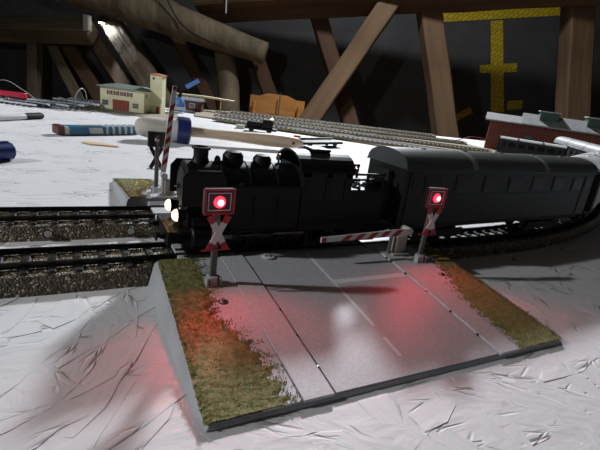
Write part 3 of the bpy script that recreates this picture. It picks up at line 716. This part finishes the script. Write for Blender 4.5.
    cs = MB().box(68, 98, ya, yb2, 13.6, 29).box(68, 72, ya, yb2, 29, 46).box(82, 85, ya, yb2, 29, 46).box(94, 98, ya, yb2, 29, 46).box(68, 98, ya, yb2, 42, 46)
    c_ = part('cab_side', cs, B, eng)
    part('cab_window', MB().box(72, 82, sg*14.9-0.2, sg*14.9+0.2, 29, 42), 'window_dark', c_)
    part('cab_door_window', MB().box(85, 94, sg*14.9-0.2, sg*14.9+0.2, 29, 42), 'window_dark', c_)
fp = MB().box(68, 69.2, -14.4, 14.4, 36, 46).box(68, 69.2, -14.4, -9, 13.6, 36).box(68, 69.2, 9, 14.4, 13.6, 36)
part('cab_front', fp, B, eng)
part('cab_back', MB().box(96.8, 98, -14.4, 14.4, 13.6, 34).box(96.8, 98, -14.4, -10, 34, 46).box(96.8, 98, 10, 14.4, 34, 46).box(96.8, 98, -3, 3, 34, 46).box(96.8, 98, -14.4, 14.4, 43, 46), B, eng)
arc = [(math.sin(a)*17.2, 46+8.4*math.cos(a*1.0)*1.0) for a in [(-1.35+2.7*i/14) for i in range(15)]]
base = 46+8.4*math.cos(1.35)
arc = [(y, 45.6+(z-base)*1.28) for y, z in arc]
cr = part('cab_roof', MB().prism_x(arc+[(y*0.95, z-1.2) for y, z in reversed(arc)], 65.5, 99), B, eng)
part('roof_vent', MB().box(76, 88, -6, 6, 53.4, 55.2, 0.5), 'loco_dark', cr)
bk = part('bunker', MB().box(98, 123, -14.2, 14.2, 13.6, 35, 0.5).box(100, 122, -13, 13, 4, 13.6), B, eng)
co = MB(); rn = random.Random(3)
for k in range(60):
    co.lathe([(0, -1.2), (1.2, -0.6), (1.4, 0.4), (0, 1.4)], (rn.uniform(100, 121), rn.uniform(-12, 12), 34.4+rn.uniform(0, 1.2)), 'z', 5, False)
o = part('coal_load', co, 'coal', bk); o['kind'] = 'stuff'
part('bunker_lamp', MB().lathe([(2, 123), (2.2, 124.5), (0, 124.8)], (0, -8.6, 20.2), 'x', 12), 'loco_dark', bk)
for sg in (-1, 1):
    rl = MB()
    for z in (40.2, 43.2): rl.box(98, 122, sg*13.4-0.4, sg*13.4+0.4, z, z+1.3)
    for x in (99, 110, 121): rl.box(x-0.6, x+0.6, sg*13.2-0.5, sg*13.2+0.5, 34.5, 44.6)
    part('coal_rail', rl, 'loco_dark', bk)
part('tail_reflector', MB().box(98.5, 101, -16, -12, 44.5, 47.5, 0.3), 'red_paint', cr)

# ------------------------------------------------------------------ coaches
def arc_roof(hw, z0, h, n=14):
    return [(-hw*math.cos(math.pi*i/n), z0+h*math.sin(math.pi*i/n)**0.8) for i in range(n+1)]
def make_coach(label, ln, side, roof, frame, hw=17, zr=42, hr=15, nwin=9, group=None):
    t = thing('passenger_coach', label, 'coach', (0, 0, 0), 0, group)
    h = ln/2
    part('body', MB().box(-h, h, -hw, hw, 14, zr, 0.5), side, t)
    rf = arc_roof(hw+0.9, zr-0.3, hr)
    ro = part('roof', MB().prism_x(rf, -h-1.0, h+1.0, True), roof, t)
    for sg in (-1, 1): part('gutter', MB().box(-h-1, h+1, sg*(hw+0.9)-0.35, sg*(hw+0.9)+0.35, zr-0.9, zr+0.4), frame, ro)
    for k in range(5):
        x = -h+ln*(k+0.7)/5.4
        part('roof_vent', MB().lathe([(2.0, zr+hr-0.6), (1.4, zr+hr+0.2), (0, zr+hr+0.5)], (x, 0, 0), 'z', 10), roof, ro)
    for k in (0.28, 0.66):
        x = -h+ln*k; rr = [(y*1.012, zr-0.3+(z-zr+0.3)*1.018) for y, z in rf]
        part('reflection_band', MB().prism_x(rr, x-2.2, x+2.2, True), 'coach_reflection', ro)  # bands drawn in for the reflections streaking the dark coach's roof
    for sg in (-1, 1):
        for k in range(nwin):
            x = -h+24+(ln-48)*k/(nwin-1)
            y0 = sg*(hw-0.3)
            wf = part('window', MB().prism_y(rect(x-7.4, x+7.4, zr-14.5, zr-3.5), min(y0, y0+sg*.7), max(y0, y0+sg*.7)), frame, t)
            y1 = sg*(hw+0.35)
            part('pane', MB().prism_y(rect(x-6.3, x+6.3, zr-13.4, zr-4.6), min(y1, y1+sg*.25), max(y1, y1+sg*.25)), 'window_dark', wf)
        for x in (-h+9, h-9):
            y0 = sg*(hw-0.2); d = part('door', MB().prism_y(rect(x-5, x+5, 15, zr-2.5), min(y0, y0+sg*.7), max(y0, y0+sg*.7)), side, t)
            y1 = sg*(hw+0.45); part('door_window', MB().prism_y(rect(x-3, x+3, zr-13, zr-4.6), min(y1, y1+sg*.25), max(y1, y1+sg*.25)), 'window_dark', d)
        part('sill_strip', MB().box(-h, h, min(sg*(hw-.2), sg*(hw+.4)), max(sg*(hw-.2), sg*(hw+.4)), zr-16.5, zr-15.7), frame, t)
    part('underframe', MB().box(-h+1, h-1, -hw+4, hw-4, 10.5, 14.2).box(-14, 6, -5, 5, 8.0, 11), 'rubber', t)
    for sx in (-1, 1):
        bx = sx*(h-46)
        bg = part('bogie', MB().box(bx-22, bx+22, -12.5, -10.8, 3.5, 8.5).box(bx-22, bx+22, 10.8, 12.5, 3.5, 8.5).box(bx-5, bx+5, -11, 11, 5, 10.6), 'rubber', t)
        for dx in (-14, 14):
            part('wheelset', MB().lathe([(6.1, -8.4), (6.1, -7.6), (5.4, -7.5), (5.4, -5.8), (1, -5.7), (1, 5.7), (5.4, 5.8), (5.4, 7.5), (6.1, 7.6), (6.1, 8.4)], (bx+dx, 0, 5.5), 'y', 18), 'wheel_black', bg)
        x0 = sx*h
        part('gangway', MB().box(min(x0, x0+sx*4), max(x0, x0+sx*4), -7, 7, 15, 46, 0.6), 'rubber', t)
        part('gangway_frame', MB().box(min(x0+sx*3.6, x0+sx*4.6), max(x0+sx*3.6, x0+sx*4.6), -7.6, 7.6, 43.5, 46.6, 0.3), frame, t)
        for y in (-9.5, 9.5):
            part('buffer', MB().lathe([(1.5, x0), (1.5, x0+sx*2.0), (0.8, x0+sx*2.1), (0.8, x0+sx*3.2), (2.4, x0+sx*3.3), (2.2, x0+sx*3.9), (0, x0+sx*4.2)], (0, y, 11.2), 'x', 12), 'rubber', t)
    return t
mat('coach_reflection', (0.16, 0.165, 0.165), 0.4)  # grey that paints reflected light onto the coach roof
def put_on_curve(o, s0, ln, rad, y0, z=10.6):
    a = path_pt(s0+46, rad, y0); b = path_pt(s0+ln-46, rad, y0)
    o.location = Vector(((a[0]+b[0])/2, (a[1]+b[1])/2, z+T0))*S
    o.rotation_euler = (0, 0, math.atan2(b[1]-a[1], b[0]-a[0]))
CL = 212
s_start = 170-XC
c1 = make_coach('dark passenger coach with a grey rounded roof behind the engine', CL, 'coach_green', 'coach_roof', 'coach_frame', zr=49.4, hr=9.6, nwin=7, group='coaches of the moving train')
put_on_curve(c1, s_start, CL, RF, YA)
c2 = make_coach('second coach of the train at the right edge, roof coloured pale for reflected light', CL, 'coach_green', 'roof_silver', 'coach_frame', zr=49.4, hr=9.6, nwin=7, group='coaches of the moving train')  # silver roof colour stands in for light reflecting off it
put_on_curve(c2, s_start+CL+12, CL, RF, YA)

# ------------------------------------------------------------------ far station tracks
mat('track_dark', (0.05, 0.05, 0.05), 0.5)
part_bed = part('ballast_mat', MB().prism([(247, 985), (452, 880), (500, 765), (560, 705), (640, 640), (740, 520), (820, 420), (980, 430), (1060, 600), (945, 800), (960, 940), (850, 1020), (662, 1060), (397, 1175), (290, 1150)], 0.15, 3.0), 'bed_tan')
tag(part_bed, 'tan gravel mat under the far station tracks', 'mat')
def far_track(p, q, label, m='bed_tan'):
    a, b = Vector(p), Vector(q); d = b-a; ln = d.length; ang = math.atan2(d.y, d.x)
    t = thing('station_track', label, 'track', (a.x, a.y, 3.0), ang, 'far station tracks')
    part('ballast_bed', MB().prism_x([(-17, 0), (-14, 4), (14, 4), (17, 0)], 0, ln), m, t)
    sl = MB(); k = int(ln/10)
    for i in range(k): sl.box(4+i*10, 7.5+i*10, -13, 13, 3.6, 5.2)
    o = part('sleepers', sl, 'track_dark', t); o['kind'] = 'stuff'
    for y in (-8.25, 8.25): part('rail', MB().box(0, ln, y-0.9, y+0.9, 5.0, 7.6), 'rail_bright', t)
far_track((278, 935), (690, 647), 'front station track running right beyond the coach roof')
far_track((298, 1003), (860, 704), 'second station track from the front in the far yard')
far_track((313, 1054), (925, 843), 'third station track from the front in the far yard')
far_track((372, 1122), (930, 965), 'rearmost station track along the far edge of the board')

# ------------------------------------------------------------------ fire station
fs = thing('fire_station', 'cream model fire station with red garage door and hose tower', 'building', (58.6, 983.7, 2.0), -0.49)
part('base_plate', MB().prism([(-32, -62), (140, -40), (150, 20), (128, 90), (-20, 86)], -2, 0), 'base_olive', fs)
Wd, Dp, Hh = 87, 68, 43
wl = part('walls', MB().box(0, Wd, 0, Dp, 0, Hh, 0.3), 'cream_wall', fs)
rf = part('roof', MB().add([(-5, -6, 43), (Wd+5, -6, 43), (Wd+5, Dp+5, 43), (-5, Dp+5, 43), (14, 22, 48.5), (Wd-14, 22, 48.5), (Wd-14, Dp-20, 48.5), (14, Dp-20, 48.5)], [(3, 2, 1, 0), (4, 5, 6, 7), (0, 1, 5, 4), (1, 2, 6, 5), (2, 3, 7, 6), (3, 0, 4, 7)]), 'slate_roof', fs)
part('eaves', MB().box(-5.5, Wd+5.5, -6.5, Dp+5.5, 41.8, 43), 'slate_roof', rf)
gd = part('garage_door', MB().box(25, 57, -1.0, 0.2, 0, 20), 'garage_red', fs)
for k in range(4): part('door_panel', MB().box(26+k*7.7, 32.6+k*7.7, -1.5, -0.9, 1, 19, 0.2), 'garage_red', gd)
def fs_win(x, z0, z1, w_, sh):
    f = part('window', MB().box(x-w_/2, x+w_/2, -0.7, 0.2, z0, z1), 'signal_white', fs)
    n = 2 if sh else 3
    for i in range(n):
        for j in range(2):
            a = x-w_/2+0.5+(w_-0.5)*i/n; c = z0+.5+(z1-z0-.5)*j/2
            part('pane', MB().box(a, a+(w_-.5)/n-.5, -0.95, -0.6, c, c+(z1-z0-.5)/2-.5), 'pane_grey', f)
    if sh:
        for sx in (-1, 1): part('shutter', MB().box(x+sx*(w_/2+1.3)-1.25, x+sx*(w_/2+1.3)+1.25, -1.1, 0, z0-.4, z1+.4), 'shutter_red', f)
for x in (10, ): fs_win(x, 7.5, 17.5, 12, False)
fs_win(70, 7.5, 17.5, 12, False)
for x in (19, 32, 45.5, 58.5): fs_win(x, 28.5, 36.0, 5.6, True)
w2 = part('window', MB().box(Wd-.2, Wd+.6, 10, 15, 30, 36), 'pane_grey', fs)
tw = part('tower', MB().box(Wd, Wd+24, 32, 58, 0, 76, 0.3), 'cream_wall', fs)
part('tower_roof', MB().add([(Wd-2.5, 29, 76), (Wd+26.5, 29, 76), (Wd+26.5, 61, 76), (Wd-2.5, 61, 76), (Wd+12, 45, 79)], [(3, 2, 1, 0), (0, 1, 4), (1, 2, 4), (2, 3, 4), (3, 0, 4)]), 'terracotta', tw)
part('tower_eaves', MB().box(Wd-2.7, Wd+26.7, 28.8, 61.2, 75, 76.2), 'terracotta', tw)
part('tower_window', MB().box(Wd+5, Wd+9, 31.4, 32.2, 66, 71), 'pane_grey', tw)
part('tower_door', MB().box(Wd+14, Wd+20, 31.4, 32.2, 0, 14), 'garage_red', tw)

# things beside and behind the tower
t = thing('platform_canopy', 'cream platform canopy on thin posts right of the fire station tower', 'canopy', (312, 1150, 0), -0.47)
part('canopy_roof', MB().prism_y([(-75, 33), (75, 33), (75, 35.5), (0, 37.5), (-75, 35.5)], -14, 14), 'canopy_cream', t)
for x in (-45, 42): part('post', MB().tube([(x, 0, 0), (x, 0, 33)], 1.6, 8), 'chip_wood', t)
t = thing('shed', 'small dark maroon shed under the cream platform canopy', 'building', (262, 1100, 3), -0.47)
part('walls', MB().box(-32, 32, -14, 14, 0, 24, 0.4), 'shed_maroon', t)
part('roof', MB().add([(-35, -17, 24), (35, -17, 24), (35, 17, 24), (-35, 17, 24), (-35, 0, 31), (35, 0, 31)], [(0, 1, 5, 4), (3, 4, 5, 2), (0, 4, 3), (1, 2, 5), (0, 3, 2, 1)]), 'shed_roof', t)
w_ = part('window', MB().box(4, 16, -14.6, -13.9, 8, 18), 'signal_white', t)
part('pane', MB().box(5, 15, -14.9, -14.5, 9, 17), 'pane_grey', w_)
t = thing('blue_bottle', 'small light blue bottle standing behind the fire station tower', 'bottle', (226, 1046, 3))
part('bottle_body', MB().lathe([(13, 0), (14, 2), (14, 16), (11, 24), (6, 30), (5, 32)], n=16), 'sky_blue', t)
part('bottle_label', MB().lathe([(14.2, 4), (14.3, 5), (14.3, 10), (14.2, 11)], n=16), 'white_plastic', t)
part('nozzle', MB().tube([(0, 0, 31), (3, -1, 42), (14, -4, 56)], [5, 3, 2.4], 8), 'pen_black', t)
part('nozzle_tip', MB().tube([(13, -3.8, 55), (40, -10, 73)], [5, 5], 8), 'sky_blue', t)
t = thing('red_point_lever', 'tiny red lever block on the board below the canopy', 'lever', (330, 1040, 3.0))
part('block', MB().box(-7, 7, -5, 5, 0, 6, 1), 'red_plastic', t); part('lever', MB().tube([(0, 0, 5), (3, 0, 11)], 1, 6), 'red_plastic', t)

# ------------------------------------------------------------------ tools lying on the board
t = thing('round_brush', 'round paint brush with pale bristles, blue collar and wooden handle', 'brush', (78, 626, 0), 0.19, rot=(0, 0.02, -0.12))
part('bristles', MB().lathe([(0, 0), (5, 0.8), (9.5, 3.5), (12.6, 9), (14, 18), (14.2, 30), (13.4, 42)], (0, 0, 17.5), 'x', 26), 'brush_hair', t)
part('white_sleeve', MB().lathe([(13.4, 40), (14.4, 40.5), (15, 46), (15, 56)], (0, 0, 17.5), 'x', 26), 'brush_white', t)
part('blue_collar', MB().lathe([(15.2, 54), (18.6, 55), (19, 61), (18.6, 70), (16, 72), (8, 72.5)], (0, 0, 17.5), 'x', 28), 'brush_blue', t)
h_ = part('wooden_handle', MB().lathe([(6, 71), (7, 74), (6.6, 100), (7.6, 140), (9.6, 185), (9.4, 215), (7.2, 232), (3.5, 239), (0, 240)], (0, 0, 17.5), 'x', 22), 'handle_wood', t)
part('hanging_hole', MB().lathe([(2.2, -9.6), (2.2, 9.6)], (222, 0, 17.5), 'y', 12), 'cutter_brown', h_)
t = thing('box_cutter', 'blue and grey box cutter lying on the white board', 'cutter', (-14, 622, 0), 0.475)
part('cutter_body', MB().prism([(14, -9), (112, -8), (118, -4), (118, 5), (112, 9), (14, 9)], 1, 11), 'cutter_blue', t)
part('grey_grip', MB().prism_y([(40, 2.0), (58, 2.0), (56, 10.0), (38, 10.0)], -9.6, -8.5), 'cutter_grey', t)
for k in range(6): part('grip_rib', MB().box(62+k*9, 65.5+k*9, -9.8, 9.8, 0.6, 11.8, 0.5), 'cutter_grey', t)
part('slider', MB().box(30, 58, -3, 3, 11, 12.5, 0.6), 'cutter_grey', t)
part('end_cap', MB().box(0, 9, -8, 8, 1.5, 12.5, 1.2), 'cutter_brown', t)
part('metal_sleeve', MB().box(8, 14.5, -8.4, 8.4, 1.2, 10.5, 0.8), 'cutter_grey', t)
part('blade_nose', MB().prism([(118, -4), (134, 1), (134, 4), (118, 5)], 4, 6.5), 'steel', t)
def pen(name, label, p, ang, r, caplen, ln, mb_, mc, cat):
    t = thing(name, label, cat, (p[0], p[1], 0), ang)
    part('cap', MB().lathe([(0, 0), (r*.75, 0.3), (r*1.06, 2.2), (r*1.12, caplen), (r, caplen)], (0, 0, r*1.12), 'x', 18), mc, t)
    part('barrel', MB().lathe([(r, caplen-1), (r, ln-2), (r*.8, ln)], (0, 0, r*1.12), 'x', 18), mb_, t)
    part('clip', MB().box(4, caplen-2, -1.2, 1.2, r*2.2, r*2.36, 0.1), mc, t)
pen('felt_pen', 'white felt pen with a black cap at the left edge', (-32, 765), math.pi+0.86, 3.9, 32, 135, 'pen_white', 'pen_black', 'pen')
pen('marker', 'thick navy blue marker cap at the left edge near the rear track', (-44, 466), math.pi+0.62, 7.2, 40, 120, 'pen_white', 'navy', 'pen')
tag(part('wood_chip', MB().prism([(-19, -3), (-6, -8.5), (6, -5), (22, -2.6), (22, 0.6), (6, 5.2), (-10, 7), (-19, 3)], 0, 1.4), 'chip_wood', None, (33, 566, 0.1), (0, 0, -0.45)), 'pale wood chip lying in front of the box cutter', 'wood chip')
# black shunter, lamp, bar
t = thing('shunting_engine', 'small black shunting engine on the board beyond the brush handle', 'locomotive', (330, 800, 0), -0.45, None)
part('frame', MB().box(-30, 30, -13, 13, 5, 9, 0.5), 'loco_black', t); part('hood', MB().box(-28, 2, -9, 9, 9, 19, 2), 'loco_black', t)
part('cab', MB().box(2, 22, -12, 12, 9, 25, 1.5), 'loco_black', t); part('cab_window', MB().box(5, 19, -12.5, -11.8, 16, 22), 'window_dark', t)
for x in (-18, 16):
    for y in (-9, 9): part('wheel', MB().lathe([(5, y-1), (5, y+1)], (x, 0, 5), 'y', 14), 'wheel_black', t)
t = thing('yard_lamp', 'tiny glowing yellow lamp post beside the black shunting engine', 'lamp', (356, 812, 3.0))
part('lamp_post', MB().tube([(0, 0, 0), (0, 0, 20)], 0.9, 8), 'mast_grey', t)
part('lamp_head', MB().lathe([(0, 19.5), (2.6, 21), (2.6, 23), (0, 25)], n=10), 'lamp_glow', t)
t = thing('flat_wagon', 'low black flat wagon with a pale edge on the board beyond the engine cab', 'wagon', (332, 640, 0), 0.376)
part('wagon_deck', MB().box(0, 104, -13, 13, 6, 10, 0.5), 'loco_black', t); part('pale_edge', MB().box(0, 104, 11.5, 13.6, 10, 13.5, 0.4), 'roof_silver', t)
for x in (18, 86):
    for y in (-9, 9): part('wheel', MB().lathe([(5, y-1), (5, y+1)], (x, 0, 5), 'y', 14), 'wheel_black', t)
for k, (x, y, lb) in enumerate(((352, 722, 'tiny red point motor nearest the black flat wagon'), (376, 735, 'tiny red point motor just right of another red one'))):
    t = thing('point_motor', lb, 'motor', (x, y, 0), 0.3*k)
    part('case', MB().box(-6, 6, -4, 4, 0, 7, 0.8), 'red_plastic', t); part('foot', MB().box(-9, 9, -5, 5, 0, 1.5), 'pen_black', t)
tag(part('white_clip', MB().prism([(-9, -5), (6, -6), (11, 0), (4, 6), (-8, 4)], 0, 7), 'white_plastic', None, (300, 835, 0)), 'small white plastic clip beside the black shunting engine', 'clip')

# loose track pieces and rods in the far left corner
rn = random.Random(21)
for k in range(8):
    x = -70+k*15+rn.uniform(-8, 8); y = 925+k*5+rn.uniform(-16, 16); ln = rn.uniform(45, 95); a = rn.uniform(-0.9, -0.1)
    t = thing('loose_track', 'loose bare track piece in the heap left of the fire station', 'track', (x, y, 0.2+k*1.6), a, 'loose track pieces heaped beside the fire station')
    for yy in (-8.25, 8.25): part('rail', MB().box(-ln/2, ln/2, yy-1, yy+1, 2.4, 5.4), 'rail_bright', t)
    for i in range(int(ln/10)): part('sleeper', MB().box(-ln/2+3+i*10, -ln/2+6.5+i*10, -13, 13, 0, 2.6), 'track_dark', t)
t = thing('paper_stack', 'pale folded sheet lying beside the fire station wall', 'paper', (30, 985, 0), 0.3)
part('sheet', MB().prism([(-34, -8), (18, -10), (20, 9), (-30, 10)], 0, 12), 'paper', t); part('fold', MB().prism([(-30, -6), (10, -9), (14, 5), (-24, 8)], 12, 14), 'paper', t)
tag(part('red_bar', MB().box(-90, 34, -6, 6, 8, 17, 1), 'red_plastic', None, (-98, 985, 0), (0, 0, -0.35)), 'long red plastic bar at the far left edge of the board', 'bar')
tag(part('support_block', MB().box(-45, 5, -10, 10, 0, 8, 1), 'mast_grey', None, (-105, 987, 0), (0, 0, -0.35)), 'dark block carrying the long red bar', 'block')
cable('wire', [(12, 975, 1), (16, 985, 22), (26, 1000, 34), (34, 1010, 26), (36, 1015, 4)], 0.8, 'foot_grey', 'thin grey wire looping up left of the fire station', 'wire')
cable('wire', [(-140, 1000, 20), (-100, 985, 36), (-70, 960, 24), (-50, 940, 12)], 0.5, 'foot_grey', 'thin pale wire rising above the red bar at the far left', 'wire')
cable('wire', [(880, 868, 8), (905, 850, 12), (935, 838, 24), (962, 820, 24), (985, 800, 10)], 1.1, 'red_wire', 'thin red wire arching left of the red shed', 'wire')

# ------------------------------------------------------------------ goods shed at the right
gs = thing('goods_shed', 'red plank goods shed with grey roof and green roof boxes', 'building', (965, 812, 0), -0.86)
# local x runs along the front (to the right and nearer), y to the back
L1, LT, D2, H1 = 70, 330, 90, 74
part('core', MB().box(1.5, LT-1, 1.5, D2-1, 0, H1-2), 'shed_maroon', gs)
PL = MB().box(0, 7.2, -1.2, 1.2, 0, H1, 0.3).mesh('plank'); PL.materials.append(MATS['plank_red'])
for k in range(int(LT/7.6)): part('plank', PL, 'plank_red', gs, (k*7.6, 0.4+0.25*(k % 3), 0))
for k in range(int(D2/7.6)): part('plank', PL, 'plank_red', gs, (0.4+0.25*(k % 2), D2-k*7.6, 0), (0, 0, -math.pi/2))
def roof_piece(x0, x1, z0, dz, ov):
    prof = [(-ov, z0), (D2/2, z0+dz), (D2+ov, z0), (D2+ov, z0+3.5), (D2/2, z0+dz+3.5), (-ov, z0+3.5)]
    return MB().prism_x(prof, x0, x1)
part('roof', roof_piece(-14, L1+6, H1-2, 16, 12), 'shed_roof', gs)
part('roof', roof_piece(L1+2, LT+12, H1-1, 25, 14), 'shed_roof', gs)
for x in (110, 215):
    d = part('roof_box', MB().box(x, x+42, 14, 58, H1+8, H1+35, 0.5), 'dormer_green', gs)
    part('roof_box_lid', MB().box(x-3, x+45, 10, 62, H1+35, H1+38, 0.5), 'dormer_roof', d)
    for k in range(5): part('louvre', MB().box(x+2+k*8, x+8+k*8, 13.2, 14.2, H1+14, H1+32), 'dormer_green', d)
for x in (95, 175, 255):
    f = part('arched_window', MB().prism_y([(x-12, 30)]+[(x-12*math.cos(math.pi*i/8), 48+9*math.sin(math.pi*i/8)) for i in range(9)]+[(x+12, 30)], -2.2, -0.4), 'shed_maroon', gs)
    part('pane', MB().box(x-9, x+9, -2.6, -2.0, 32, 48), 'pane_grey', f)

# two parked coaches in front of the shed
pa = make_coach('parked flat-roofed silver coach in front of the red shed', 120, 'coach_frame', 'roof_silver', 'coach_frame', hw=15, zr=41, hr=5, nwin=5, group='parked coaches by the shed')
pa.location = Vector((836, 590, T0+3.7))*S; pa.rotation_euler = (0, 0, -0.907)
pb = make_coach('parked coach with a speckled grey rounded roof at the right edge', 230, 'coach_frame', 'roof_speckle', 'coach_frame', hw=17, zr=42, hr=16, nwin=7, group='parked coaches by the shed')
pb.location = Vector((930, 545, T0+3.7))*S; pb.rotation_euler = (0, 0, 0.893)
# scraps on the board at the right
tag(part('paper_scrap', MB().prism([(-9, -3), (-2, -5), (8, -3), (10, 1), (3, 4), (-6, 3)], 0, 0.8), 'paper', None, (352, 192, 0.6), (0, 0.0, 0.2)), 'small white paper scrap on the board in front of the curved track', 'paper')
tag(part('crumb', MB().lathe([(0, 0), (1.8, 0.4), (1.5, 1.6), (0, 2.2)], n=7), 'crumb_tan', None, (274, 182, 0.3)), 'tiny tan crumb on the board right of the ramp', 'crumb')
